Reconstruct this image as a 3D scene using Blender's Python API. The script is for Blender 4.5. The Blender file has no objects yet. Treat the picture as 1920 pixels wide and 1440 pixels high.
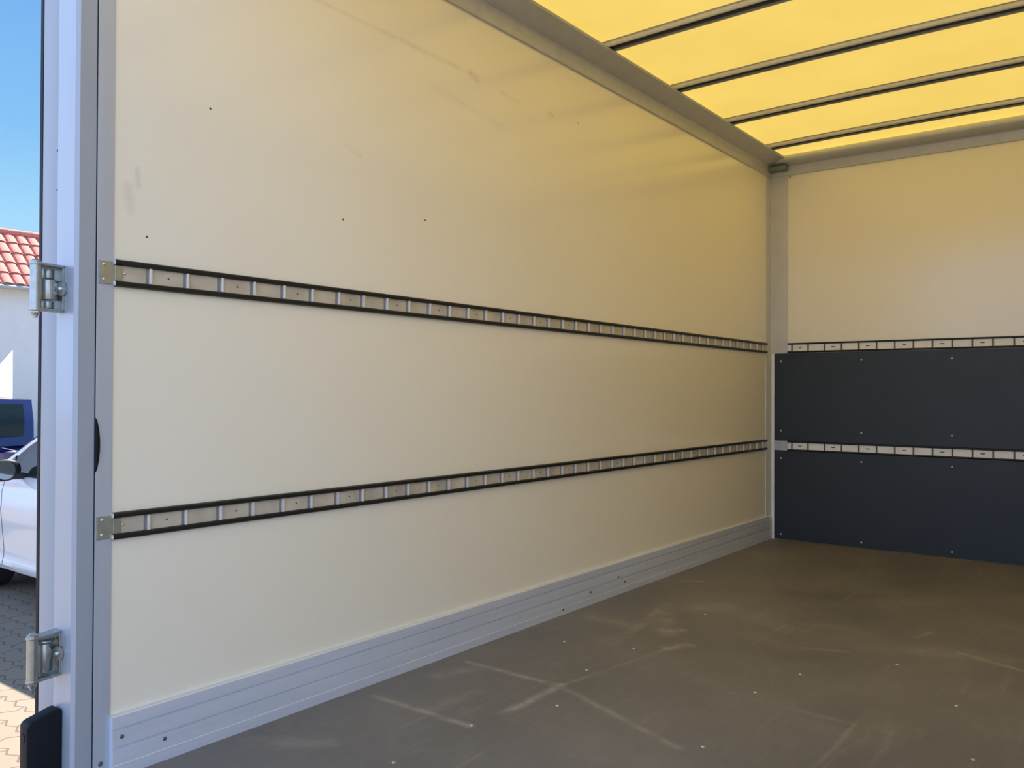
import bpy, bmesh, math, random
from mathutils import Vector, Matrix
random.seed(7)
S = bpy.context.scene
COL = S.collection

# ------------------------------------------------------------ camera
CX, CY, CZ = 2.05, 0.0, 0.945
YAW, PIT, ROL, FPX = 0.6559, 0.0090, 0.0040, 1595.35
cam = bpy.data.cameras.new('camera'); co = bpy.data.objects.new('camera', cam); COL.objects.link(co)
cam.sensor_fit = 'HORIZONTAL'; cam.sensor_width = 36.0; cam.lens = FPX / 1920 * 36.0
cam.clip_start = 0.02; cam.clip_end = 500
Fw = Vector((-math.sin(YAW), math.cos(YAW), 0)); Rt = Vector((math.cos(YAW), math.sin(YAW), 0)); Up = Vector((0, 0, 1))
def cam_dir(r, u, w):
    # roll, then pitch, then yaw
    c, s = math.cos(ROL), math.sin(ROL); r, u = r*c - u*s, r*s + u*c
    c, s = math.cos(PIT), math.sin(PIT); u, w = u*c + w*s, w*c - u*s
    return Rt*r + Up*u + Fw*w
X_, Y_, Z_ = cam_dir(1, 0, 0), cam_dir(0, 1, 0), cam_dir(0, 0, -1)
m = Matrix((X_, Y_, Z_)).transposed().to_4x4(); m.translation = (CX, CY, CZ)
co.matrix_world = m
S.camera = co

# ------------------------------------------------------------ light
GROUND = -0.70
wld = bpy.data.worlds.new('sky'); S.world = wld; wld.use_nodes = True
nt = wld.node_tree; nt.nodes.clear()
tc = nt.nodes.new('ShaderNodeTexCoord'); sx = nt.nodes.new('ShaderNodeSeparateXYZ'); rp = nt.nodes.new('ShaderNodeValToRGB')
bg = nt.nodes.new('ShaderNodeBackground'); ou = nt.nodes.new('ShaderNodeOutputWorld')
nt.links.new(tc.outputs['Generated'], sx.inputs[0]); nt.links.new(sx.outputs['Z'], rp.inputs[0])
mw = nt.nodes.new('ShaderNodeMix'); mw.data_type = 'RGBA'
yr = nt.nodes.new('ShaderNodeMapRange'); yr.interpolation_type = 'SMOOTHSTEP'
yr.inputs['From Min'].default_value = .10; yr.inputs['From Max'].default_value = -.45; yr.inputs['To Min'].default_value = 0; yr.inputs['To Max'].default_value = 1
cn = nt.nodes.new('ShaderNodeTexNoise'); cn.inputs['Scale'].default_value = 2.2; cn.inputs['Detail'].default_value = 5
cr = nt.nodes.new('ShaderNodeValToRGB'); cr.color_ramp.elements[0].color = (.72, 1.05, 1.80, 1); cr.color_ramp.elements[1].color = (1.27, 1.64, 2.35, 1)  # brighter cloud tone added behind the camera to fill the box with light
cr.color_ramp.elements[0].position = .35; cr.color_ramp.elements[1].position = .65
nt.links.new(tc.outputs['Generated'], cn.inputs['Vector']); nt.links.new(cn.outputs[0], cr.inputs[0])
nt.links.new(sx.outputs['Y'], yr.inputs['Value']); zr_ = nt.nodes.new('ShaderNodeMapRange'); zr_.interpolation_type = 'SMOOTHSTEP'
zr_.inputs['From Min'].default_value = .85; zr_.inputs['From Max'].default_value = .40; zr_.inputs['To Min'].default_value = 0; zr_.inputs['To Max'].default_value = 1
mm = nt.nodes.new('ShaderNodeMath'); mm.operation = 'MULTIPLY'
nt.links.new(sx.outputs['Z'], zr_.inputs['Value']); nt.links.new(yr.outputs[0], mm.inputs[0]); nt.links.new(zr_.outputs[0], mm.inputs[1])
nt.links.new(mm.outputs[0], mw.inputs[0])
nt.links.new(rp.outputs[0], mw.inputs[6]); nt.links.new(cr.outputs[0], mw.inputs[7]); nt.links.new(mw.outputs[2], bg.inputs[0]); nt.links.new(bg.outputs[0], ou.inputs[0])
el = rp.color_ramp.elements
el[0].position = 0.0; el[0].color = (0.54, 0.75, .88, 1)
el[1].position = 1.0; el[1].color = (0.11, 0.28, 0.63, 1)
for p_, c_ in ((0.17, (0.33, 0.61, 0.84, 1)), (0.26, (0.215, 0.475, 0.80, 1)), (0.42, (0.150, 0.365, 0.74, 1))):
    e = el.new(p_); e.color = c_
bg.inputs[1].default_value = 0.74
sun = bpy.data.lights.new('sun', 'SUN'); so = bpy.data.objects.new('sun', sun); COL.objects.link(so)
sun.energy = 8.7; sun.angle = math.radians(0.6); sun.color = (1.0, 0.93, 0.82)
SD = Vector((-0.22, 0.57, 0.79)).normalized()
so.rotation_euler = SD.to_track_quat('Z', 'Y').to_euler(); so.location = (0, 0, 12)
vs = S.view_settings
S.display_settings.display_device = 'sRGB'
vs.view_transform = 'Standard'; vs.look = 'None'; vs.gamma = 1; vs.use_curve_mapping = False; vs.exposure = 0.66

# ------------------------------------------------------------ materials
def lin(r, g, b):
    f = lambda v: (v/255/12.92 if v/255 <= .04045 else ((v/255+.055)/1.055)**2.4)
    return (f(r), f(g), f(b), 1)
class NT:
    def __init__(s, name):
        s.m = bpy.data.materials.new(name); s.m.use_nodes = True; s.t = s.m.node_tree
        s.b = s.t.nodes['Principled BSDF']; s.out = s.t.nodes['Material Output']
    def n(s, ty, **kw):
        o = s.t.nodes.new(ty)
        for k, v in kw.items(): setattr(o, k, v)
        return o
    def l(s, a, b): s.t.links.new(a, b)
    def math(s, op, a, b=None, clamp=False):
        o = s.n('ShaderNodeMath', operation=op, use_clamp=clamp)
        for i, v in enumerate((a, b)):
            if v is None: continue
            if isinstance(v, (int, float)): o.inputs[i].default_value = v
            else: s.l(v, o.inputs[i])
        return o.outputs[0]
    def noise(s, scale, stretch=(1, 1, 1), detail=4, rough=.55, off=(0, 0, 0)):
        tc = s.n('ShaderNodeTexCoord'); mp = s.n('ShaderNodeMapping'); no = s.n('ShaderNodeTexNoise')
        s.l(tc.outputs['Object'], mp.inputs[0]); mp.inputs['Scale'].default_value = stretch; mp.inputs['Location'].default_value = off
        s.l(mp.outputs[0], no.inputs['Vector']); no.inputs['Scale'].default_value = scale
        no.inputs['Detail'].default_value = detail; no.inputs['Roughness'].default_value = rough
        return no.outputs[0]
    def ramp(s, fac, stops):
        r = s.n('ShaderNodeValToRGB'); e = r.color_ramp.elements
        e[0].position, e[0].color = stops[0]; e[1].position, e[1].color = stops[-1]
        for p, c in stops[1:-1]: q = e.new(p); q.color = c
        s.l(fac, r.inputs[0]); return r.outputs[0]
    def mix(s, fac, a, b):
        o = s.n('ShaderNodeMix', data_type='RGBA')
        if isinstance(fac, (int, float)): o.inputs[0].default_value = fac
        else: s.l(fac, o.inputs[0])
        for i, v in ((6, a), (7, b)):
            if isinstance(v, tuple): o.inputs[i].default_value = v
            else: s.l(v, o.inputs[i])
        return o.outputs[2]
    def bump(s, h, strength=.2, dist=.01):
        o = s.n('ShaderNodeBump'); o.inputs['Strength'].default_value = strength; o.inputs['Distance'].default_value = dist
        s.l(h, o.inputs['Height']); s.l(o.outputs[0], s.b.inputs['Normal'])
def g1(v): return (v, v, v, 1)
def simple(name, col, rough=.5, metal=0.0, var=.06, scale=30, coat=0.0, bump=0.0, stretch=(1, 1, 1), spec=None):
    t = NT(name); n = t.noise(scale, stretch)
    a = tuple(c*(1-var) for c in col[:3]) + (1,); b = tuple(min(1, c*(1+var)) for c in col[:3]) + (1,)
    t.l(t.ramp(n, [(.3, a), (.7, b)]), t.b.inputs['Base Color'])
    t.b.inputs['Roughness'].default_value = rough; t.b.inputs['Metallic'].default_value = metal
    t.b.inputs['Coat Weight'].default_value = coat; t.b.inputs['Coat Roughness'].default_value = .08
    if spec is not None: t.b.inputs['Specular IOR Level'].default_value = spec
    if bump: t.bump(n, bump, .002)
    return t.m

def segdist(t, x, y, a, b, w, wob=None):
    """soft mask around a scratch running from a to b on the floor plane"""
    ax, ay = a; dx, dy = b[0]-ax, b[1]-ay; L2 = dx*dx+dy*dy
    px = t.math('SUBTRACT', x, ax); py = t.math('SUBTRACT', y, ay)
    h = t.math('DIVIDE', t.math('ADD', t.math('MULTIPLY', px, dx), t.math('MULTIPLY', py, dy)), L2, clamp=True)
    ex = t.math('SUBTRACT', px, t.math('MULTIPLY', h, dx)); ey = t.math('SUBTRACT', py, t.math('MULTIPLY', h, dy))
    d = t.math('SQRT', t.math('ADD', t.math('MULTIPLY', ex, ex), t.math('MULTIPLY', ey, ey)))
    if wob is not None: d = t.math('ADD', d, wob)
    return t.math('SUBTRACT', 1.0, t.math('DIVIDE', d, w), clamp=True)

def floor_mat():
    t = NT('floor_plywood')
    tc = t.n('ShaderNodeTexCoord'); sp = t.n('ShaderNodeSeparateXYZ'); t.l(tc.outputs['Object'], sp.inputs[0]); x, y = sp.outputs[0], sp.outputs[1]
    big = t.noise(1.6, (1, 1, 1), 5, .6)
    fine = t.noise(60, (1, .12, 1), 4, .6)
    fine2 = t.noise(45, (.15, 1, 1), 4, .6, (3, 1, 0))
    base = t.ramp(big, [(.3, (.140, .130, .125, 1)), (.52, (.180, .166, .154, 1)), (.72, (.228, .205, .185, 1))])
    base = t.mix(t.math('MULTIPLY', t.math('SUBTRACT', fine, .5), .9, clamp=True), base, (.30, .275, .245, 1))
    base = t.mix(t.math('MULTIPLY', t.math('SUBTRACT', fine2, .55), .8, clamp=True), base, (.27, .24, .21, 1))
    # scuffed patches, the worn areas of the sheet
    pa = t.noise(3.2, (1, 1, 1), 6, .7, (5, 2, 0))
    base = t.mix(t.ramp(pa, [(.56, g1(0)), (.72, g1(.35))]), base, (.30, .265, .22, 1))
    brk = t.noise(14, (1, 1, 1), 4, .6, (1, 7, 0))
    wob = t.math('MULTIPLY', t.math('SUBTRACT', t.noise(9, (1, 1, 1), 3, .6, (2, 2, 2)), .5), .018)
    def scr(a, b, w, k, col=(.46, .41, .34, 1)):
        nonlocal base
        msk = segdist(t, x, y, a, b, w, wob)
        msk = t.math('MULTIPLY', t.math('MULTIPLY', msk, k*.68), t.ramp(brk, [(.36, g1(.15)), (.6, g1(1))]), clamp=True)
        base = t.mix(msk, base, col)
    scr((.11, 2.27), (.50, 2.27), .022, 1.0)
    scr((.50, 2.28), (.505, 1.98), .026, 1.1)
    scr((.10, 1.838), (.485, 1.842), .020, .8)
    scr((.50, 2.27), (1.02, 2.07), .020, .75)
    scr((.504, 2.27), (.59, 2.85), .014, .45)
    scr((.59, 2.85), (.63, 2.93), .040, .9)
    scr((.13, 2.10), (.18, 2.22), .06, .45)
    scr((.30, 1.85), (.33, 2.05), .05, .3)
    scr((.14, 3.05), (.30, 3.03), .08, .42)
    scr((.28, 3.42), (.50, 3.02), .055, .5)
    scr((.30, 3.32), (.37, 2.95), .035, .5)
    scr((.45, 3.05), (.52, 3.10), .03, .9)
    scr((.50, 3.55), (.42, 3.45), .10, .5)
    scr((.12, 3.9), (.20, 3.96), .03, .8)
    scr((1.45, 3.46), (1.66, 3.37), .018, .9)
    scr((1.28, 3.57), (1.31, 3.69), .014, .6)
    scr((1.35, 3.40), (1.62, 3.50), .09, .35)
    scr((.95, 3.15), (1.12, 3.22), .02, .4)
    scr((.96, 2.55), (1.45, 2.52), .015, .25)
    scr((.10, 1.40), (.26, 1.52), .06, .35)
    dk = t.noise(2.3, (1, 1, 1), 6, .7, (9, 4, 0))
    base = t.mix(t.ramp(dk, [(.6, g1(0)), (.75, g1(.4))]), base, (.085, .078, .070, 1))
    st = t.n('ShaderNodeMapping'); st.inputs['Rotation'].default_value = (0, 0, .62); st.inputs['Scale'].default_value = (1, .06, 1); t.l(tc.outputs['Object'], st.inputs[0])
    sn = t.n('ShaderNodeTexNoise'); sn.inputs['Scale'].default_value = 34; sn.inputs['Detail'].default_value = 5; t.l(st.outputs[0], sn.inputs['Vector'])
    base = t.mix(t.math('MULTIPLY', t.ramp(sn.outputs[0], [(.60, g1(0)), (.74, g1(.5))]), t.ramp(pa, [(.42, g1(.1)), (.6, g1(1))])), base, (.34, .30, .25, 1))
    # pale grit specks
    vo = t.n('ShaderNodeTexVoronoi'); vo.inputs['Scale'].default_value = 5; t.l(tc.outputs['Object'], vo.inputs['Vector'])
    spk = t.math('LESS_THAN', vo.outputs['Distance'], .018)
    base = t.mix(t.math('MULTIPLY', spk, .6), base, (.4, .36, .3, 1))
    t.l(base, t.b.inputs['Base Color'])
    t.l(t.ramp(big, [(.3, g1(.42)), (.7, g1(.58))]), t.b.inputs['Roughness'])
    t.bump(t.noise(160, (1, 1, 1), 2, .5), .12, .002)
    return t.m

WALL_MARKS = [((1.66, 2.137), (2.05, 2.133), .010, .45), ((2.05, 2.133), (2.40, 2.128), .014, .6), ((2.40, 2.13), (2.44, 2.118), .022, .7), ((2.58, 2.11), (2.72, 2.10), .012, .5), ((2.91, 2.115), (2.94, 2.11), .012, .7), ((1.80, 1.72), (1.86, 1.70), .014, .35), ((2.2, 2.02), (2.6, 1.98), .02, .25), ((1.09, 1.45), (1.10, 1.40), .022, .5), ((1.115, 1.50), (1.12, 1.46), .012, .5)]
def wall_mat():
    t = NT('cream_panel')
    tc = t.n('ShaderNodeTexCoord'); sp = t.n('ShaderNodeSeparateXYZ'); t.l(tc.outputs['Object'], sp.inputs[0])
    n = t.noise(1.3, (1, 1, 1), 4, .6)
    c = t.ramp(n, [(.3, (.93, .865, .70, 1)), (.7, (.95, .89, .735, 1))])
    sc = t.noise(7, (1, 1, 1), 8, .75, (3, 3, 3)); c = t.mix(t.ramp(sc, [(.66, g1(0)), (.76, g1(.30))]), c, (.55, .51, .43, 1))
    vo = t.n('ShaderNodeTexVoronoi'); vo.inputs['Scale'].default_value = 2.6; t.l(tc.outputs['Object'], vo.inputs['Vector'])
    c = t.mix(t.math('MULTIPLY', t.math('LESS_THAN', vo.outputs['Distance'], .014), .6), c, (.32, .29, .24, 1))
    def scr(a, b, w, k, col):
        nonlocal c
        msk = t.math('MULTIPLY', segdist(t, sp.outputs[1], sp.outputs[2], a, b, w, wob), t.math('MULTIPLY', t.ramp(sc, [(.40, g1(.25)), (.60, g1(1))]), k*.6), clamp=True)
        c = t.mix(msk, c, col)
    wob = t.math('MULTIPLY', t.math('SUBTRACT', t.noise(11, (1, 1, 1), 3, .6), .5), .010)
    dk = (.50, .44, .34, 1)
    for a, b, w, k in WALL_MARKS: scr(a, b, w, k, dk)
    t.l(c, t.b.inputs['Base Color'])
    t.b.inputs['Roughness'].default_value = .17; t.b.inputs['Specular IOR Level'].default_value = .65
    t.bump(t.noise(2.2, (1, 1, 1), 2, .5, (2, 0, 5)), .05, .01)
    return t.m

def roof_mat():
    t = NT('translucent_yellow_sheet')
    n = t.noise(2.5, (1, 1, 1), 5, .65)
    c = t.ramp(n, [(.3, (.338, .236, .048, 1)), (.7, (.368, .258, .056, 1))])
    tr = t.n('ShaderNodeBsdfTranslucent'); t.l(c, tr.inputs[0])
    df = t.n('ShaderNodeBsdfDiffuse'); df.inputs[0].default_value = (.80, .72, .42, 1)
    gl = t.n('ShaderNodeBsdfGlossy'); gl.inputs['Roughness'].default_value = .3
    mx = t.n('ShaderNodeMixShader'); mx.inputs[0].default_value = .35; t.l(tr.outputs[0], mx.inputs[1]); t.l(df.outputs[0], mx.inputs[2])
    m2 = t.n('ShaderNodeMixShader'); m2.inputs[0].default_value = .03; t.l(mx.outputs[0], m2.inputs[1]); t.l(gl.outputs[0], m2.inputs[2])
    t.l(m2.outputs[0], t.out.inputs[0]); return t.m

def paver_mat():
    t = NT('interlocking_pavers')
    tc = t.n('ShaderNodeTexCoord'); sp = t.n('ShaderNodeSeparateXYZ'); t.l(tc.outputs['Object'], sp.inputs[0])
    # zigzag joints: shift x by a wave of y and y by a wave of x
    wx = t.math('MULTIPLY', t.math('SUBTRACT', t.math('PINGPONG', sp.outputs[1], .06), .03), .55)
    wy = t.math('MULTIPLY', t.math('SUBTRACT', t.math('PINGPONG', sp.outputs[0], .06), .03), .55)
    cb = t.n('ShaderNodeCombineXYZ'); t.l(t.math('ADD', sp.outputs[0], wx), cb.inputs[0]); t.l(t.math('ADD', sp.outputs[1], wy), cb.inputs[1])
    br = t.n('ShaderNodeTexBrick'); t.l(cb.outputs[0], br.inputs['Vector'])
    br.inputs['Scale'].default_value = 1; br.inputs['Brick Width'].default_value = .24; br.inputs['Row Height'].default_value = .14
    br.inputs['Mortar Size'].default_value = .006; br.inputs['Mortar Smooth'].default_value = .3
    br.inputs['Color1'].default_value = (.24, .19, .135, 1); br.inputs['Color2'].default_value = (.21, .168, .122, 1); br.inputs['Mortar'].default_value = (.11, .06, .04, 1)
    c = t.mix(t.math('MULTIPLY', t.noise(25), .3), br.outputs[0], (.26, .21, .17, 1))
    t.l(c, t.b.inputs['Base Color']); t.b.inputs['Roughness'].default_value = .85
    t.bump(t.math('SUBTRACT', 1.0, br.outputs['Fac']), .5, .01)
    return t.m

M = {}
M['wall'] = wall_mat(); M['floor'] = floor_mat(); M['roof'] = roof_mat(); M['paver'] = paver_mat()
M['alu'] = simple('anodised_aluminium', (.52, .56, .63, 1), .38, .25, .05, 20, stretch=(1, 1, .08))
def skirt_mat():
    t = NT('aluminium_skirting')
    c = t.ramp(t.noise(25, (1, .05, 1)), [(.3, (.66, .71, .80, 1)), (.7, (.76, .81, .90, 1))])
    c = t.mix(t.ramp(t.noise(60, (1, .06, 1), 5, .7, (4, 1, 2)), [(.64, g1(0)), (.70, g1(.8))]), c, (.88, .88, .86, 1))
    c = t.mix(t.ramp(t.noise(14, (1, .3, 1), 5, .7, (8, 3, 2)), [(.66, g1(0)), (.76, g1(.5))]), c, (.30, .29, .28, 1))
    t.l(c, t.b.inputs['Base Color']); t.b.inputs['Roughness'].default_value = .34; t.b.inputs['Metallic'].default_value = .25
    return t.m
M['alu_skirt'] = skirt_mat()
M['alu_top'] = simple('aluminium_cornice', (.57, .575, .565, 1), .42, .2, .05, 20)
M['post'] = simple('pale_corner_post', (.66, .65, .61, 1), .4, .15, .05, 10)
M['bow_shade'] = simple('bow_channel_shade', (.06, .058, .052, 1), .6, 0, .1, 60)  # shade inside the open bow channels, painted as a dark tone
M['bow'] = simple('galvanised_bow', (.62, .61, .56, 1), .4, .25, .08, 40)
M['paint'] = simple('light_blue_grey_painted_steel', (.39, .43, .49, 1), .32, .1, .04, 8, coat=.3, stretch=(1, 1, .1))
M['black'] = simple('black_rubber', (.009, .010, .013, 1), .55, 0, .1, 60, spec=.2)
M['blackmetal'] = simple('black_rail_profile', (.010, .012, .012, 1), .38, 0, .15, 40, spec=.35)
M['paint_door'] = simple('grey_door_profile', (.34, .37, .41, 1), .4, .1, .04, 8, stretch=(1, 1, .1))
M['zinc'] = simple('zinc_plated_steel', (.42, .44, .42, 1), .30, .85, .12, 50)
M['plate'] = simple('bare_metal_strip', (.70, .66, .57, 1), .42, .2, .12, 18)
M['plate_reflection'] = simple('wall_reflection_strip', (.60, .535, .42, 1), .5, .1, .22, 9)  # beige of the reflected cream wall painted onto the bare metal strip
M['plate_front'] = simple('pale_metal_strip', (.92, .90, .86, 1), .40, .0, .06, 18)
M['rung'] = simple('bright_metal_rung', (.82, .81, .78, 1), .3, .3, .06, 60)
M['rung_side_shade'] = simple('shaded_rung_side', (.24, .23, .21, 1), .45, .2, .06, 60)  # painted shade on the flank of each side-wall rung
M['rung_gap_shade'] = simple('gap_shaded_rung', (.10, .095, .085, 1), .45, .2, .06, 60)  # front rungs: gap shadow painted as a dark tone on the same metal
M['dark_panel'] = simple('dark_phenolic_panel', (.017, .025, .034, 1), .45, 0, .10, 6, bump=.06)
M['screw'] = simple('steel_screw', (.7, .69, .66, 1), .3, .7, .1, 60)
M['rivet'] = simple('dark_rivet', (.13, .125, .12, 1), .4, .4, .1, 60)
M['plasticgrey'] = simple('grey_green_plastic', (.20, .225, .20, 1), .45, 0, .06, 40)
M['houseplaster'] = simple('white_plaster', (.72, .74, .75, 1), .85, 0, .03, 3)
M['outer'] = simple('white_outer_skin', (.75, .76, .78, 1), .35, 0, .02, 3)
M['wcar'] = simple('white_car_paint', (.66, .67, .69, 1), .28, 0, .01, 3, coat=.9)
M['bcar'] = simple('deep_blue_car_paint', (.008, .013, .11, 1), .3, .1, .05, 3, coat=1)
M['glass'] = simple('tinted_car_glass', (.012, .022, .024, 1), .12, 0, .05, 3, spec=.25)
M['tyre'] = simple('tyre_rubber', (.015, .015, .016, 1), .8, 0, .1, 40)
M['rim'] = simple('alloy_rim', (.5, .5, .52, 1), .3, .8, .05, 30)
M['tail'] = simple('red_tail_lamp', (.35, .01, .01, 1), .15, 0, .05, 30, coat=1)
M['trimblack'] = simple('black_plastic_trim', (.02, .02, .022, 1), .35, 0, .05, 30)
M['mirrorglass'] = simple('mirror_glass', (.35, .42, .46, 1), .04, .95, .02, 3)
M['tile'] = simple('red_clay_tile', (.58, .20, .16, 1), .8, 0, .12, 5)
M['gutter'] = simple('grey_gutter', (.45, .46, .46, 1), .5, .2, .05, 9)

# ------------------------------------------------------------ mesh helpers
class MB:
    def __init__(s): s.bm = bmesh.new()
    def box(s, x0, x1, y0, y1, z0, z1, bev=0):
        bm = bmesh.new(); bmesh.ops.create_cube(bm, size=1)
        for v in bm.verts: v.co = Vector(((x0+x1)/2 + v.co.x*(x1-x0), (y0+y1)/2 + v.co.y*(y1-y0), (z0+z1)/2 + v.co.z*(z1-z0)))
        if bev: bmesh.ops.bevel(bm, geom=bm.edges[:], offset=bev, segments=3, affect='EDGES', profile=.5)
        s.merge(bm); return s
    def merge(s, bm):
        me = bpy.data.meshes.new('tmp'); bm.to_mesh(me); bm.free(); s.bm.from_mesh(me); bpy.data.meshes.remove(me)
    def prism(s, poly, p0, p1, ex, ez, bev=0):
        """poly of (a,b) in plane ex,ez swept from p0 to p1"""
        bm = bmesh.new(); p0, p1, ex, ez = map(Vector, (p0, p1, ex, ez)); n = len(poly)
        A = [bm.verts.new(p0 + ex*a + ez*b) for a, b in poly]; B = [bm.verts.new(p1 + ex*a + ez*b) for a, b in poly]
        for i in range(n): bm.faces.new((A[i], A[(i+1) % n], B[(i+1) % n], B[i]))
        bm.faces.new(A[::-1]); bm.faces.new(B)
        bmesh.ops.recalc_face_normals(bm, faces=bm.faces[:])
        if bev: bmesh.ops.bevel(bm, geom=bm.edges[:], offset=bev, segments=2, affect='EDGES', profile=.5)
        s.merge(bm); return s
    def cyl(s, p0, p1, r0, r1=None, n=20):
        r1 = r0 if r1 is None else r1; p0, p1 = Vector(p0), Vector(p1); d = p1-p0
        bm = bmesh.new(); bmesh.ops.create_cone(bm, cap_ends=True, segments=n, radius1=r0, radius2=r1, depth=d.length)
        mt = Matrix.Translation((p0+p1)/2) @ d.to_track_quat('Z', 'Y').to_matrix().to_4x4()
        bmesh.ops.transform(bm, matrix=mt, verts=bm.verts[:]); s.merge(bm); return s
    def dome(s, p, nrm, r, h):
        bm = bmesh.new(); bmesh.ops.create_uvsphere(bm, u_segments=14, v_segments=8, radius=1)
        mt = Matrix.Translation(Vector(p)) @ Vector(nrm).to_track_quat('Z', 'Y').to_matrix().to_4x4() @ Matrix.Diagonal((r, r, h, 1))
        bmesh.ops.transform(bm, matrix=mt, verts=bm.verts[:]); s.merge(bm); return s
    def grid(s, rows, close=False):
        bm = bmesh.new(); V = [[bm.verts.new(p) for p in r] for r in rows]
        for i in range(len(V)-1):
            for j in range(len(V[0])-1): bm.faces.new((V[i][j], V[i][j+1], V[i+1][j+1], V[i+1][j]))
        s.merge(bm); return s
    def build(s, name, mat, parent=None, smooth=None, loc=None):
        me = bpy.data.meshes.new(name)
        bmesh.ops.recalc_face_normals(s.bm, faces=s.bm.faces[:])
        if loc is not None: bmesh.ops.translate(s.bm, verts=s.bm.verts[:], vec=-Vector(loc))
        s.bm.to_mesh(me); s.bm.free()
        o = bpy.data.objects.new(name, me); COL.objects.link(o); me.materials.append(M[mat] if isinstance(mat, str) else mat)
        if loc is not None: o.location = loc
        if parent is not None: o.parent = parent
        if smooth:
            for p in me.polygons: p.use_smooth = True
            try: me.set_sharp_from_angle(angle=math.radians(smooth))
            except Exception: pass
        return o
def tag(o, label=None, cat=None, group=None, kind=None):
    for k, v in (('label', label), ('category', cat), ('group', group), ('kind', kind)):
        if v: o[k] = v
    return o
def empty(name, loc=(0, 0, 0), **kw):
    o = bpy.data.objects.new(name, None); COL.objects.link(o); o.location = loc; o.empty_display_size = .1
    return tag(o, **kw)
def dup(o, parent=None, loc=None):
    c = o.copy(); COL.objects.link(c)
    if parent is not None: c.parent = parent
    if loc is not None: c.location = loc
    return c
def local(child, root):
    """re-express a mesh built in world coordinates under a root standing at root.location"""
    child.parent = root; child.location = Vector(child.location) - Vector(root.location); return child

W, L = 2.20, 5.431           # inside width and front wall
Y0 = 1.014                   # end of the rear column
ROOF = lambda x: 2.472 + .012*(1-((x-W/2)/(W/2))**2)

# ------------------------------------------------------------ setting: shell of the box
MB().box(-.03, 0, Y0, L+.03, -.05, 2.464).build('wall_left', 'wall')['kind'] = 'structure'
wl = bpy.data.objects['wall_left']
wn = MB().dome((0, 0, 0), (1, 0, 0), .0035, .0015).build('nail_mark', 'rivet', wl, 60)
for i, (y, z) in enumerate([(1.142, 1.334), (2.163, 1.542), (1.79, 1.484), (1.32, 1.708), (1.455, 2.205)]):
    o = wn if i == 0 else dup(wn, wl)
    o.location = (0, y, z)
MB().box(0, W, L, L+.03, -.05, 2.464).build('wall_front', 'wall')['kind'] = 'structure'
MB().box(W, W+.03, Y0, L+.03, -.05, 2.464).build('wall_right', 'wall')['kind'] = 'structure'
fl = MB().box(0, W, .97, L, -.05, 0).build('floor', 'floor'); fl['kind'] = 'structure'
bm = MB(); rows = []
for i in range(3):
    rows.append([(x, (Y0-.04, L-.012, L-.002)[i], ROOF(x) if i < 2 else 2.461) for x in [-.03+(W+.06)*k/32 for k in range(33)]])
bm.grid(rows); ce = bm.build('ceiling', 'roof'); ce['kind'] = 'structure'
# floor screws
sp = MB().dome((0, 0, 0), (0, 0, 1), .0055, .002).build('screw', 'screw', fl, 60)
spots = [(.489, 1.541), (.488, 1.848), (.593, 2.123), (.485, 2.456), (.491, 2.767), (1.019, 2.603), (1.072, 2.864), (1.067, 2.118), (1.304, 3.175), (1.652, 2.476), (1.543, 2.87), (.241, 2.681), (.49, 3.38), (.49, 4.0)]
for i, (x, y) in enumerate(spots):
    o = sp if i == 0 else dup(sp, fl)
    o.location = (x, y, 0)

# skirting along the left wall (and the right one)
def skirting(side, x0, sg):
    prof = [(0, 0), (.0200, 0), (.0200, .028), (.0190, .030), (.0190, .0690), (.0125, .0692), (.0125, .0738), (.0185, .0740), (.0182, .1136), (.0115, .1138), (.0115, .1182), (.0172, .1184), (.0165, .1465), (.0140, .149), (0, .149)]
    o = MB().prism([(a*sg, b) for a, b in prof], (x0, 1.055 if side == 'left' else Y0, 0), (x0, L, 0), (1, 0, 0), (0, 0, 1)).build('baseboard_'+side, 'alu_skirt')
    o['kind'] = 'structure'; return o
bl = skirting('left', 0, 1); skirting('right', W, -1)
rv = MB().dome((0, 0, 0), (1, 0, 0), .0055, .003).build('rivet', 'rivet', bl, 60)
for i, (x, y, z) in enumerate([(.0185, 1.078, .096), (.019, 1.19, .055), (.010, 2.35, .135), (.010, 3.46, .132), (.0185, 3.46, .082), (.019, 3.22, .055), (.019, 3.52, .05), (.020, 3.0, .022)]):
    o = rv if i == 0 else dup(rv, bl)
    o.location = (x, y, z)

# cornice profiles under the roof edge (structure trims)
cp = [(0, 2.348), (.010, 2.348), (.012, 2.352), (.014, 2.402), (.020, 2.410), (.108, 2.436), (.120, 2.440), (.124, 2.448), (.118, 2.455), (.100, 2.457), (.096, 2.4715), (-.03, 2.4715)]
t1 = MB().prism(cp, (0, Y0, 0), (0, L, 0), (1, 0, 0), (0, 0, 1)).build('trim_1', 'alu_top'); t1['kind'] = 'structure'
t2 = MB().prism([(-a, b) for a, b in cp], (W, Y0, 0), (W, L, 0), (1, 0, 0), (0, 0, 1)).build('trim_2', 'alu_top'); t2['kind'] = 'structure'
# front cornice: arched to the roof line, with a rounded nose
rows = []
fp = [(0, 2.346), (.010, 2.346), (.013, 2.350), (.014, 2.396), (.020, 2.404), (.064, 2.414), (.078, 2.417), (.088, 2.424), (.093, 2.434), (.093, 2.446), (.086, 2.456), (.070, 2.461), (.050, 2.462)]
b_ = MB()
for i in range(41):
    x = W*i/40; ar = (ROOF(x)-ROOF(0))*.4
    rows.append([(x, L-a, b + ar*(max(0, b-2.40)/.06 if b < 2.46 else 1)*1.0) for a, b in fp] + [(x, L+.0, 2.462+ar)])
b_.grid(rows); t3 = b_.build('trim_3', 'alu_top', smooth=40); t3['kind'] = 'structure'
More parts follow.
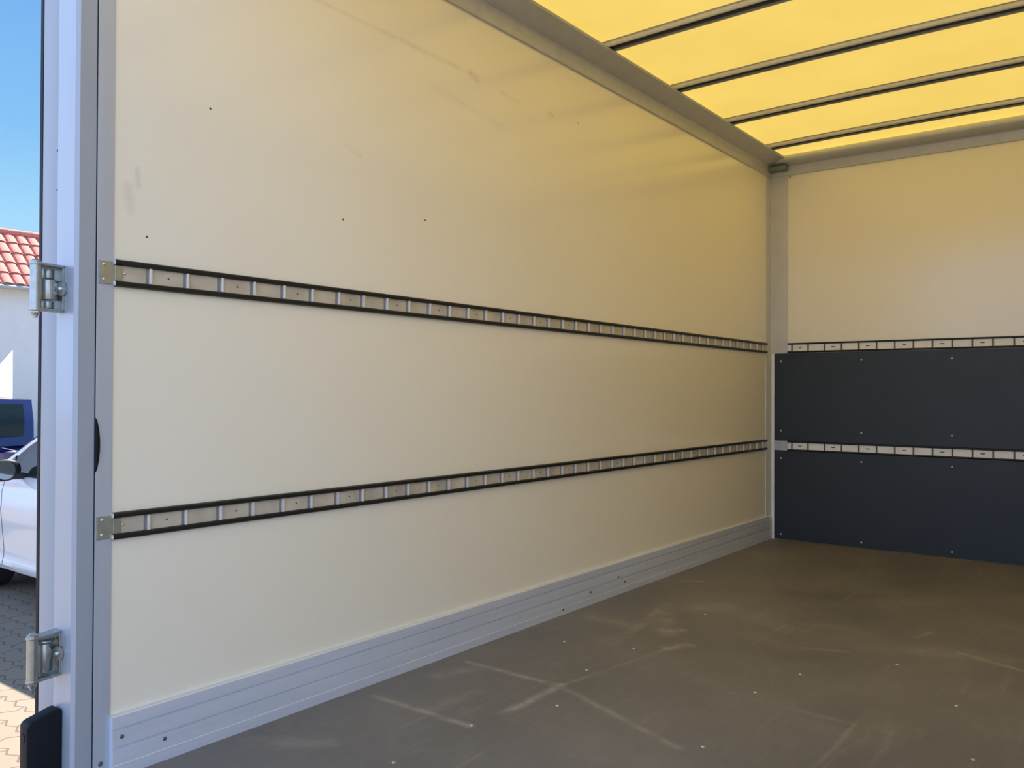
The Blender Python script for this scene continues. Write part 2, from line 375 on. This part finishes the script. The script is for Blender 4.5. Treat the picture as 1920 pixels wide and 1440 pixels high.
# front left corner post and the flange by the rear column
t4 = MB().box(0, .004, 5.345, L, 0, 2.349).box(0, .116, L-.005, L, 0, 2.347).build('trim_4', 'post'); t4['kind'] = 'structure'
t5 = MB().box(-.02, .003, 1.0145, 1.056, -.05, 2.36, .0004).build('trim_5', 'alu'); t5['kind'] = 'structure'
rvt = MB().dome((.003, 1.033, .040), (1, 0, 0), .006, .003).build('rivet', 'rivet', t5, 60)
t6 = MB().box(W-.116, W, L-.005, L, 0, 2.347).box(W-.004, W, 5.345, L, 0, 2.349).build('trim_6', 'post'); t6['kind'] = 'structure'
# light edge strip between corner post and dark panels
t7 = MB().box(.012, .030, L-.014, L-.005, 0, 1.197, .001).build('trim_7', 'plate_front'); t7['kind'] = 'structure'

# rear frame columns
def column(x0, sg):
    poly = [(0, 1.0125), (0, .973), (-.008, .965), (-.094, .965), (-.100, .971), (-.100, 1.0125)]
    return MB().prism([(a*sg, b) for a, b in poly], (x0, 0, GROUND+.35), (x0, 0, 2.62), (1, 0, 0), (0, 1, 0)).build('frame_column', 'paint', smooth=30)
c1 = column(0, 1); tag(c1, 'pale blue-grey rear frame column that carries the two hinges', 'column')
c2 = column(W, -1); tag(c2, 'pale blue-grey rear frame column on the right, outside the picture', 'column')
hd = MB().box(0.001, W-.001, .965, 1.05, 2.475, 2.62, .004).build('trim_8', 'paint'); hd['kind'] = 'structure'
sl = MB().box(0, W, .93, .968, -.16, -.002, .004).build('trim_9', 'paint'); sl['kind'] = 'structure'

# rear door folded back along the outside
d1 = empty('door_1', (-.2, 1.0, 0), kind='structure')
local(MB().prism([(-.246, 1.000), (-.240, .994), (-.226, .991), (-.19, .993), (-.150, 1.003), (-.128, 1.016), (-.128, 1.06), (-.246, 1.06)], (0, 0, -.05), (0, 0, 2.5), (1, 0, 0), (0, 1, 0)).build('edge_profile', 'paint_door', smooth=30), d1)
local(MB().box(-.250, -.215, 1.045, 2.05, -.05, 2.5).build('door_panel', 'outer'), d1)
local(MB().box(-.2640, -.246, .995, 1.040, -.05, 2.5, .003).box(-.128, -.1005, 1.014, 1.04, -.05, 2.5).build('rubber_seal', 'black'), d1)  # seal, plus a black fill painting the shaded gap beside the column
r_ = MB().dome((-.17, .998, 1.55), (0, -1, 0), .003, .002).build('rivet', 'rivet', smooth=60); local(r_, d1)
for z in (2.08, 1.9, 1.45): dup(r_, d1, (r_.location.x+.03*(z > 1.6), r_.location.y, r_.location.z + z-1.55))

# ------------------------------------------------------------ roof bows
def make_bow():
    root = empty('roof_bow', (0, 0, 0))
    b_ = MB(); n = 28; rows = []
    # C channel open downwards: outer skin then inner skin
    prof = [(-.043, -.001), (-.035, -.003), (-.034, -.016), (-.031, -.021), (-.027, -.023), (-.025, -.021), (-.029, -.018), (-.030, -.005), (.030, -.005), (.030, -.018), (.027, -.020), (.027, -.023), (.032, -.023), (.035, -.020), (.035, -.003), (.043, -.001), (.043, 0), (-.043, 0), (-.043, -.001)]
    for i in range(n+1):
        x = .085 + (W-.17)*i/n
        rows.append([(x, a, ROOF(x)-.001+b) for a, b in prof])
    b_.grid(rows); b_.build('bow_channel', 'bow', root)
    k = MB()  # ribbed dark fill added to paint the channel's shaded inside
    rows = []
    for i in range(n+1):
        x = .085 + (W-.17)*i/n
        rows.append([(x, a, ROOF(x)+b) for a, b in ((-.0295, -.007), (.0295, -.007), (.0295, -.013), (.012, -.013), (.011, -.020), (.006, -.020), (.005, -.013), (-.0295, -.013), (-.0295, -.007))])
    k.grid(rows); k.build('channel_shade', 'bow_shade', root)
    return root
bows = [1.31, 1.945, 2.58, 3.215, 3.86, 4.51, 5.13]
wh = {0: 'steel bow under the yellow roof closest to the rear opening, out of the picture', 1: 'steel bow under the yellow roof, second from the rear opening, out of the picture',
      2: 'steel bow under the yellow roof, just entering the picture at its top edge', 3: 'steel bow under the yellow roof, uppermost and nearest of the long curved bars in view',
      4: 'steel bow under the yellow roof, second long curved bar from the top of the picture', 5: 'steel bow under the yellow roof, third long curved bar from the top of the picture',
      6: 'steel bow under the yellow roof, closest to the front wall'}
pb = make_bow()
for i, y in enumerate(bows):
    if i == 0: o = pb
    else:
        o = pb.copy(); COL.objects.link(o)
        for ch in list(pb.children): dup(ch, o)
    o.location = (0, y, 0)
    tag(o, wh.get(i, 'steel bow under the yellow roof near the rear opening, out of the picture'), 'roof bow', 'curved bows carrying the yellow roof')

# corner connector block
cc = MB().box(.006, .122, L-.085, L-.016, 2.372, 2.400, .004).build('corner_connector', 'plasticgrey')
tag(cc, 'small grey-green plastic connector block in the upper front corner under the roof edges', 'connector')
rr = MB().dome((.128, L-.006, 2.335), (0, -1, 0), .005, .003).build('rivet', 'rivet', t4, 60)
dup(rr, t4, (.018, 0, .027-.0)); 

# ------------------------------------------------------------ lashing rails
def rail_left(zc, label):
    h = .033; yA, yB = 1.056, 5.345
    root = empty('lashing_rail', (0, yA, zc), label=label, cat='rail', group='slotted lashing rails on the long side wall')
    def A(o): return local(o, root)
    A(MB().box(.0005, .004, yA+.002, yB, zc-.021, zc+.021).build('back_strip', 'plate_reflection'))
    for s_ in (1, -1):
        z = zc + s_*.0262
        poly = [(0, -.0068), (.010, -.0068), (.0135, -.0045), (.0145, 0), (.0135, .0045), (.010, .0068), (0, .0068)]
        A(MB().prism(poly, (0.0005, yA, z), (0.0005, yB, z), (1, 0, 0), (0, 0, 1)).build('edge_profile', 'blackmetal', smooth=40))
        A(MB().box(.001, .0135, yA-.003, yA+.0005, z-.006, z+.006, .0015).dome((.0135, yA, z), (1, 0, 0), .0022, .001).build('end_cap', 'bow'))
    r0 = None
    for k in range(41):
        y = 1.1485 + .1032*k
        if y > yB-.02: break
        if r0 is None:
            r0 = A(MB().box(.004, .0125, y-.0030, y+.0030, zc-.0195, zc+.0195, .001).box(.0036, .0052, y-.0110, y-.0028, zc-.0195, zc+.0195).build('rung', 'rung'))
            r0.data.materials.append(M['rung_side_shade'])
            for p_ in r0.data.polygons:
                if p_.center.y < y-.0031: p_.material_index = 1
        else: dup(r0, root, (r0.location.x, r0.location.y + .1032*k, r0.location.z))
    s0 = None
    for k in range(0, 40, 2):
        y = 1.1485+.1032*(k+.5)
        if s0 is None: s0 = A(MB().dome((.004, y, zc), (1, 0, 0), .0030, .0012).build('rivet', 'rivet', smooth=60))
        else: dup(s0, root, (s0.location.x, s0.location.y+.1032*k, s0.location.z))
    ep = A(MB().box(.003, .0065, 1.0175, 1.060, zc-.029, zc+.027, .001).box(.004, .0068, 1.058, 1.078, zc-.019, zc+.019, .0008).build('end_plate', 'zinc'))
    for (y, z) in ((1.030, zc+.018), (1.030, zc-.018), (1.083, zc+.001)):
        q = MB().dome((.0068 if y < 1.07 else .004, y, z), (1, 0, 0), .0042, .0025).build('screw', 'screw', smooth=60)
        q.parent = ep
    return root
rail_left(1.2327, 'slotted metal lashing rail with black edges, upper one on the long cream wall')
rail_left(.6117, 'slotted metal lashing rail with black edges, lower one on the long cream wall')

def rail_front(zc, label, low):
    xA, xB = .117, W-.117
    root = empty('lashing_rail', (xA, L, zc), label=label, cat='rail', group='slotted lashing rails on the front wall')
    def A(o): return local(o, root)
    y = L-.0005
    A(MB().box(xA, xB, L-.010, y, zc-.021, zc+.021).build('back_strip', 'plate_front'))
    for s_ in (1, -1):
        z = zc + s_*.0262
        poly = [(0, -.0052), (-.014, -.0052), (-.017, -.003), (-.018, 0), (-.017, .003), (-.014, .0052), (0, .0052)]
        A(MB().prism(poly, (xA, y, z), (xB, y, z), (0, 1, 0), (0, 0, 1)).build('edge_profile', 'blackmetal', smooth=40))
    r0 = None
    for k in range(19):
        x = .2481+.1031*(k-1)
        if r0 is None: r0 = A(MB().box(x-.0042, x+.0042, L-.015, L-.010, zc-.0205, zc+.0205, .0008).build('rung', 'rung_gap_shade'))
        else: dup(r0, root, (r0.location.x+.1031*k, r0.location.y, r0.location.z))
    s0 = None
    for k in range(0, 18, 2):
        x = .2481+.1031*(k-.5)
        if s0 is None: s0 = A(MB().box(x-.011, x+.011, L-.0112, L-.0095, zc-.0025, zc+.004, .0004).dome((x, L-.011, zc+.001), (0, -1, 0), .0035, .0015).build('rivet', 'rivet', smooth=40))
        else: dup(s0, root, (s0.location.x+.1031*k, s0.location.y, s0.location.z))
    if low: A(MB().box(.031, .118, L-.014, L-.005, zc-.031, zc+.032, .002).build('end_plate', 'alu'))
    return root
rail_front(1.2327, 'slotted pale lashing rail on the front wall above both dark panels', False)
rail_front(.6045, 'slotted pale lashing rail on the front wall between the two dark panels', True)

# dark kick panels on the front wall
def panel(z0, z1, label, scr):
    root = empty('kick_panel', (.031, L, z0), label=label, cat='panel', group='dark panels on the front wall')
    local(MB().box(.031, W-.031, L-.013, L-.0055, z0, z1, .001).build('board', 'dark_panel'), root)
    s0 = None
    for z in scr:
        for k in range(5):
            x = .073+.499*k
            if x > W-.05: x = W-.073
            if s0 is None: s0 = local(MB().dome((x, L-.013, z), (0, -1, 0), .0062, .003).build('screw', 'screw', smooth=60), root); b = Vector(s0.location); zz = z
            else: dup(s0, root, (b.x + x-.073, b.y, b.z+z-zz))
    return root
# boards stop short of the rails that lie on the wall
panel(.6365, 1.1985, 'dark anthracite kick panel on the front wall, upper one between the two pale rails', (1.1465, .701))
panel(.003, .5725, 'dark anthracite kick panel on the front wall, lower one standing on the floor', (.523, .033))

# black seal bulging out of the seam beside the column
b_ = MB(); rows = []
for i in range(17):
    t_ = -1+2*i/16; z = .812+.072*t_; w = max(0.0002, .0105*max(0.0, 1-t_*t_)**.8)
    rows.append([(-.006, 1.0128, z), (-.001+w*.5, 1.0128, z), (.001+w*.8, 1.0135+w*.25, z), (.001+w*.6, 1.0146+w*.85, z), (-.001, 1.0160, z), (-.006, 1.0150, z)])
b_.grid(rows).box(-.012, .0015, 1.0127, 1.0143, -.03, 2.36); o = b_.build('rubber_seal', 'black', smooth=60)
tag(o, 'black rubber seal bulging from the seam between rear column and wall flange', 'seal')

# ------------------------------------------------------------ hinges on the column
def hinge(zt, zb, label, lower):
    root = empty('door_hinge', (-.05, .95, zb), label=label, cat='hinge', group='steel hinges on the rear column')
    def A(o): return local(o, root)
    bx, by = -.052, .898; h = zt-zb
    A(MB().cyl((bx, by, zb+.007), (bx, by, zt-.007), .0125, n=28).build('barrel', 'zinc', smooth=40))
    pin = A(MB().cyl((bx, by, zt-.002), (bx, by, zt+.003), .0125, n=24).cyl((bx, by, zt+.003), (bx, by, zt+.007), .0105, .006, n=24)
            .cyl((bx, by, zb-.004), (bx, by, zb-.010), .0105, .0085, n=24).cyl((bx, by, zb-.008), (bx, by, zb-.016), .0055, .0045, n=18).build('pin', 'zinc', smooth=40))
    # top and bottom plates of the bracket, rounded round the pin
    arc = [(bx + .0145*math.cos(a), by + .0145*math.sin(a)) for a in [math.radians(q) for q in range(150, 391, 20)]]
    poly = arc + [(-.052, .962), (-.056, .966), (-.086, .9655)]
    for z in (zt-.007, zb+.001):
        A(MB().prism(poly, (0, 0, z), (0, 0, z+.006), (1, 0, 0), (0, 1, 0), .0008).build('bracket_plate', 'zinc', smooth=30))
    A(MB().box(-.080, -.075, .908, .9655, zb+.006, zt-.006, .001).box(-.076, -.054, .9605, .9655, zb+.003, zt-.003, .001).build('bracket_back', 'zinc'))
    # curved wrap holding the leaf: ridged bands
    def band(z0, z1, r, y_c=.934):
        n = 14; pts = [(-.074 + r*math.sin(math.pi*i/n)*1.0, y_c - r*1.25 + 2*r*1.25*i/n) for i in range(n+1)]
        return MB().prism(pts, (0, 0, z0), (0, 0, z1), (1, 0, 0), (0, 1, 0), .0006)
    if lower:
        A(band(zb+.014, zt-.028, .016).build('knuckle', 'zinc', smooth=40))
        A(band(zt-.026, zt-.020, .020).build('knuckle', 'zinc', smooth=40))
    else:
        for z0, z1, r in ((zt-.034, zt-.012, .013), (zb+.030, zt-.038, .022), (zb+.010, zb+.026, .013)):
            A(band(z0, z1, r).build('knuckle', 'zinc', smooth=40))
    zc = (zt+zb)/2 - (.0 if lower else .0)
    ear = MB().cyl((-.056, .9605, zc), (-.054, .9560, zc), .0165, n=24).build('bolt_ear', 'zinc', smooth=40)
    A(ear)
    A(MB().dome((-.053, .954, zc), (.6, -.8, 0), .0065, .005).build('bolt', 'screw', smooth=60))
    return root
hinge(1.2450, 1.1300, 'zinc plated door hinge on the column, upper one level with the upper rail', False)
hinge(.3690, .2600, 'zinc plated door hinge on the column, lower one just above the black buffer', True)

# rubber buffer at the foot of the column
bf = empty('rubber_buffer', (-.07, .9, -.14), label='black rubber buffer block with a bolt hole at the foot of the rear column', cat='buffer')
poly = [(.885, -.25), (.885, .158), (.889, .166), (.897, .170), (.952, .185), (.960, .184), (.9648, .178), (.9648, -.25)]
o = MB().prism(poly, (-.085, 0, 0), (-.045, 0, 0), (0, 1, 0), (0, 0, 1), .004).build('block', 'black', smooth=40); local(o, bf)
o = MB().cyl((-.066, .8850, .132), (-.066, .8838, .132), .010, n=20).build('bolt_hole', 'black', smooth=40); local(o, bf)

# ------------------------------------------------------------ yard
g_ = MB(); g_.box(-60, 40, -40, 60, GROUND-.1, GROUND); gr = g_.build('paved_yard', 'paver'); gr['kind'] = 'structure'

def car(name, mat, Lh, Wh, H, label, belt=.95, wind=(.98, -.15), rear=(-1.35, -1.95), x=0, y=0, rz=0, tail=True, top=.74, door=.80, msx=.53):
    root = empty(name, (x, y, GROUND), label=label, cat='car'); root.rotation_euler = (0, 0, rz)
    ax = (Lh-.85, -(Lh-.80)); R = .36
    def zb(s):
        z = .22
        for a in ax:
            d = abs(s-a)
            if d < R: z = max(z, .32+math.sqrt(R*R-d*d)-.0)
        if s > Lh-.25: z += (s-(Lh-.25))*.25
        return z
    def ztop(s):
        if s > wind[0]:
            u = (s-wind[0])/(Lh-wind[0]); return belt + .03 - .22*u**1.8
        if s < rear[1]+.12: return belt+.06 - .12*((rear[1]+.12-s)/(Lh+rear[1]+.12) if Lh+rear[1]+.12 > 0 else 0)
        return belt + .04*(wind[0]-s)/(wind[0]+Lh)
    def hw(s):
        u = abs(s)/Lh; return Wh*(1-.20*max(0, (u-.72)/.28)**2.2)
    prof = [(0, .965), (.05, .985), (.10, .978), (.13, .970), (.22, .968), (.45, .985), (.66, 1.0), (.69, .994), (.84, .990), (.94, .968), (1.0, .93)]
    N = 72; st = [-Lh + 2*Lh*i/N for i in range(N+1)]
    b_ = MB()
    for sd in (1, -1):
        rows = []
        for s in st:
            z0, z1 = zb(s), ztop(s)
            rows.append([(s, sd*hw(s)*k, max(z0, .22+(z1-.22)*f)) for f, k in prof])
        b_.grid(rows)
    rows = [[(s, hw(s)*.925*q, ztop(s)+.02*(1-q*q)) for q in (-1, -.9, -.5, 0, .5, .9, 1)] for s in st]; b_.grid(rows)
    for s in (st[0], st[-1]):
        z0, z1 = zb(s), ztop(s)
        b_.grid([[(s, q*hw(s)*k, .22+(z1-.22)*f if f*(z1-.22)+.22 > z0 else z0) for q in (-1, -.5, 0, .5, 1)] for f, k in prof])
    b_.build('body', mat, root, smooth=35)
    MB().box(-Lh+.3, Lh-.3, -Wh*.86, Wh*.86, .24, .60).build('underbody', 'trimblack', root)
    # greenhouse: side plane leans in
    hb, ht = Wh*.925, Wh*top
    def gp(s, z, sd, off=0):
        f = max(0.0, (z-belt)/(H-belt)); return (s, sd*(hb+(ht-hb)*f**1.15+off), z)
    zr = H-.03
    outl = [(wind[0], belt), (wind[0]-.55*(wind[0]-wind[1]), belt+.60*(zr-belt)), (wind[1], zr), ((wind[1]+rear[0])/2, zr+.02), (rear[0], zr-.02), (rear[0]*.35+rear[1]*.65, belt+.50*(zr-belt)), (rear[1], belt)]
    b_ = MB()
    for sd in (1, -1):
        zs = [belt-.01+(zr-belt)*j/8 for j in range(9)]
        rows = []
        for z in zs:
            f = (z-belt)/(zr-belt)
            # interpolate outline at height z
            def at(side):
                P = outl[:3] if side else [outl[6], outl[5], outl[4]]
                for a_, c_ in zip(P, P[1:]):
                    if z <= c_[1] or c_ is P[-1]:
                        k = (z-a_[1])/(c_[1]-a_[1]); return a_[0]+(c_[0]-a_[0])*min(max(k, 0), 1)
            a, c = at(True), at(False)
            rows.append([gp(a+(c-a)*q/12, z, sd) for q in range(13)])
        b_.grid(rows)
    rows = []
    for j, z in enumerate(zs):
        pass
    # roof skin across
    xs = [wind[1]+(rear[0]-wind[1])*q/12 for q in range(13)]
    b_.grid([[(s, ht*1.02*q, zr + .045*(1-q*q)*1.0 - .012*abs((s-(wind[1]+rear[0])/2)/((wind[1]-rear[0])/2))**2) for q in (-1, -.95, -.8, -.4, 0, .4, .8, .95, 1)] for s in xs])
    b_.build('cabin', mat, root, smooth=40)
    def cross(P, name, m_, inset, off):
        (s0, z0), (s1, z1), (s2, z2) = P; rows = []
        for (s, z) in ((s0, z0), ((s0+s1)/2, (z0+z1)/2), (s1, z1), ((s1+s2)/2, (z1+z2)/2), (s2, z2)):
            yw = abs(gp(s, z, 1)[1])-inset
            rows.append([(s + off*(1 if P[0][0] > 0 else -1) + .10*(1-q*q)*(1 if P[0][0] > 0 else -1)*.6, yw*q, z+.01) for q in (-1, -.9, -.6, -.2, .2, .6, .9, 1)])
        return MB().grid(rows).build(name, m_, root, smooth=50)
    cross(outl[:3], 'windscreen_frame', mat, 0, 0)
    cross([outl[6], outl[5], outl[4]], 'rear_hatch', mat, 0, 0)
    a, b2, c = outl[0], outl[1], outl[2]
    ws = [(a[0]-.04, a[1]+.02), b2, (c[0]+.08, c[1]-.03)]; cross(ws, 'windscreen', 'glass', .07, .012)
    a, b2, c = outl[6], outl[5], outl[4]
    lo = (a[0]*.6+b2[0]*.4, a[1]*.6+b2[1]*.4); hi = (c[0]-.05, c[1]-.05); md = ((lo[0]+hi[0])/2-.035, (lo[1]+hi[1])/2)
    cross([lo, md, hi], 'rear_window', 'glass', .12, .03)
    # side windows and their black frames
    zw0, zw1 = belt+.035, zr-.055
    def pane(poly, name, m_, off):
        for sd in (1, -1):
            bm = bmesh.new(); 
            vs_ = [bm.verts.new(gp(s, z, sd, off)) for s, z in poly]; f = bm.faces.new(vs_)
            r = bmesh.ops.extrude_face_region(bm, geom=[f]); vv = [v for v in r['geom'] if isinstance(v, bmesh.types.BMVert)]
            bmesh.ops.translate(bm, verts=vv, vec=(0, -sd*.02, 0))
            q = MB(); q.merge(bm); q.build(name, m_, root)
    slope = (wind[0]-wind[1])/(zr-belt)
    def fa(z, back=.10):
        P = outl[:3]
        for a_, c_ in zip(P, P[1:]):
            if z <= c_[1]: return a_[0]+(c_[0]-a_[0])*(z-a_[1])/(c_[1]-a_[1])-back
        return c_[0]-back
    zm = (zw0+zw1)/2
    f0, fm, f1 = fa(zw0, .13), fa(zm, .13), fa(zw1, .16)
    bp = -.30
    pane([(f0+.045, zw0-.02), (fm+.05, zm), (f1+.06, zw1+.02), (rear[0]+.06, zw1+.02), (rear[1]+.34, zm), (rear[1]+.30, zw0-.02)], 'window_frame', 'trimblack', .004)
    pane([(f0-.28, zw0), (f0-.28, fa and min(zw1, zm)), (fm-.02, zm), (f1, zw1), (bp+.03, zw1), (bp+.03, zw0)] if False else [(f0-.26, zw0), (min(f0-.26, fm-.01), zm), (f1-.02, zw1), (bp+.03, zw1), (bp+.03, zw0)], 'side_window', 'glass', .008)
    pane([(f0-.02, zw0), (f0-.22, zw0), (f0-.22, zw0+(zm-zw0)*.62)], 'quarter_window', 'glass', .008)
    pane([(bp-.03, zw0), (bp-.03, zw1), (rear[0]+.28, zw1), (rear[1]+.62, zm), (rear[1]+.58, zw0)], 'side_window', 'glass', .008)
    # door gaps, handles, sill
    for sd in (1, -1):
        for s in (door, bp, bp-.85):
            rows = []
            q = MB()
            for f, k in prof[2:]:
                pass
            z1 = ztop(s)
            q.grid([[(s-.004, sd*(hw(s)*k+.0012), .22+(z1-.22)*f), (s+.004, sd*(hw(s)*k+.0012), .22+(z1-.22)*f)] for f, k in prof[1:]])
            q.build('door_gap', 'trimblack', root)
        q = MB().box(bp+.12, bp+.32, sd*(Wh-.002), sd*(Wh+.028), .80, .83, .006); q.build('door_handle', mat, root)
    # wheels
    for a in ax:
        for sd in (1, -1):
            MB().cyl((a, sd*(Wh-.20), .32), (a, sd*(Wh-.015), .32), .315, n=40).build('tyre', 'tyre', root, 40)
            q = MB().cyl((a, sd*(Wh-.05), .32), (a, sd*(Wh-.010), .32), .06, n=24)
            for k in range(5):
                an = k*math.tau/5; q.cyl((a, sd*(Wh-.012), .32), (a+.19*math.cos(an), sd*(Wh-.012), .32+.19*math.sin(an)), .03, .022, 8)
            for k in range(28):
                a0, a1 = k*math.tau/28, (k+1)*math.tau/28
                q.cyl((a+.205*math.cos(a0), sd*(Wh-.014), .32+.205*math.sin(a0)), (a+.205*math.cos(a1), sd*(Wh-.014), .32+.205*math.sin(a1)), .012, n=6)
            q.build('wheel_rim', 'rim', root, 40)
    # mirrors
    for sd in (1, -1):
        ms = msx
        q = MB(); yc = sd*(Wh+.085)
        bm = bmesh.new(); bmesh.ops.create_uvsphere(bm, u_segments=20, v_segments=12, radius=1)
        for v in bm.verts:
            c_ = v.co; c_.x = c_.x*.085 if c_.x > 0 else c_.x*.03; c_.y *= .125; c_.z = math.copysign(abs(c_.z)**.75, c_.z)*.085
        bmesh.ops.translate(bm, verts=bm.verts[:], vec=(ms, yc, belt+.075)); q.merge(bm)
        mr = q.build('mirror', 'trimblack' if sd > 0 or name == 'x' else mat, root, 60)
        MB().cyl((ms-.025, yc, belt+.075), (ms-.033, yc, belt+.075), .07, n=28).build('mirror_glass', 'mirrorglass', mr, 40)
        MB().box(ms-.02, ms+.03, min(sd*(Wh-.06), sd*(Wh+.03)), max(sd*(Wh-.06), sd*(Wh+.03)), belt+.0, belt+.05, .01).build('mirror_arm', 'trimblack', mr)
    if tail:
        for sd in (1, -1):
            MB().box(-Lh-.012, -Lh+.10, min(sd*.60*Wh, sd*.83*Wh), max(sd*.60*Wh, sd*.83*Wh), .72, .90, .02).build('tail_lamp', 'tail', root)
    MB().box(-Lh-.02, -Lh+.06, -Wh*.76, Wh*.76, .30, .42, .02).build('bumper', 'trimblack', root)
    return root
# white car parked square to the truck, its nose pointing away from it
car('parked_car', 'wcar', 2.12, .88, 1.50, 'white parked car seen from the side with a black door mirror', x=-4.50, y=2.89+.88, rz=math.pi, wind=(1.18, .02))
car('parked_car', 'bcar', 2.05, .90, 1.575, 'deep blue parked car behind the white one, its rear window in view', belt=1.02, wind=(1.1, .3), rear=(-1.84, -2.0), x=-7.95-2.03, y=3.45, rz=math.pi, top=.97)

# house across the yard
HX, HE = -28.4, 4.42
rx_ = 2.0
hs = empty('house', (HX-2, 14, GROUND), label='white plastered house with a red tiled roof across the yard', cat='building')
local(MB().box(HX-2*rx_+.4, HX-.45, -6, 40, GROUND, HE+.10).build('wall', 'houseplaster'), hs)
rz_ = 2.02
b_ = MB(); rows = []
# corrugated clay tiles on the slope, courses stepped
nc = int(46/.38)
slope_len = math.hypot(3.2, rz_)
crs = 5
y = -6.3
prof = [(0, .0), (.04, .0), (.07, .05), (.14, .068), (.24, .068), (.33, .05), (.36, .02)]
pr = []
for k in range(nc):
    for a, h in prof: pr.append((y+.38*k+a, h))
nrm = Vector((rz_, 0, rx_)).normalized()
for c_ in range(crs):
    f0, f1 = c_/crs, (c_+1)/crs
    for f, up in ((f0, .045), (f1+.01, .0)):
        bx_ = HX-rx_*f; bz_ = HE+rz_*f
        rows.append([(bx_+nrm.x*(h+up), yy, bz_+nrm.z*(h+up)) for yy, h in pr])
b_.grid(rows); local(b_.build('roof', 'tile'), hs)
local(MB().prism([(0, 0), (-rx_, rz_), (-2*rx_, 0)], (HX, -6.3, HE-.03), (HX, 40, HE-.03), (1, 0, 0), (0, 0, 1)).build('roof_deck', 'houseplaster'), hs)
q = MB()
for k in range(116): q.cyl((HX-rx_, -6.3+.4*k, HE+rz_+.06), (HX-rx_, -6.3+.4*k+.42, HE+rz_+.09), .13, .11, 10)
local(q.build('ridge_tiles', 'tile', smooth=40), hs)
local(MB().cyl((HX+.05, -6.3, HE-.07), (HX+.05, 40, HE-.07), .07, n=12).build('gutter', 'gutter', smooth=40), hs)
local(MB().box(HX-.46, HX-.36, 15.1, 15.35, GROUND, HE-.05, .02).build('downpipe', 'gutter'), hs)

lit_panel = MB(); A_, B_, C_ = Vector((-26.1, 10.15, .625)), Vector((-26.1, 11.38, .62)), Vector((-27.1, 11.78, 2.22))  # white panel on posts, added in place of sun falling on the house wall
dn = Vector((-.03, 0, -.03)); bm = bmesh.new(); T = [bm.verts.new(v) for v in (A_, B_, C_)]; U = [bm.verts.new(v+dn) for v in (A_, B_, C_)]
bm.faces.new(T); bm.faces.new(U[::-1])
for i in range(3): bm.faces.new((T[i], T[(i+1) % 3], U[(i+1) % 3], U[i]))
lit_panel.merge(bm); lit_panel.cyl((-26.1, 11.36, GROUND), (-26.1, 11.36, .6), .03).cyl((-26.1, 10.17, GROUND), (-26.1, 10.17, .6), .03)
lit_panel = lit_panel.build('sun_patch_panel', 'outer'); tag(lit_panel, 'bright white pointed sunlit awning added for a patch of sun on the house wall, above the blue car', 'standin')
print('scene ready', len(bpy.data.objects))
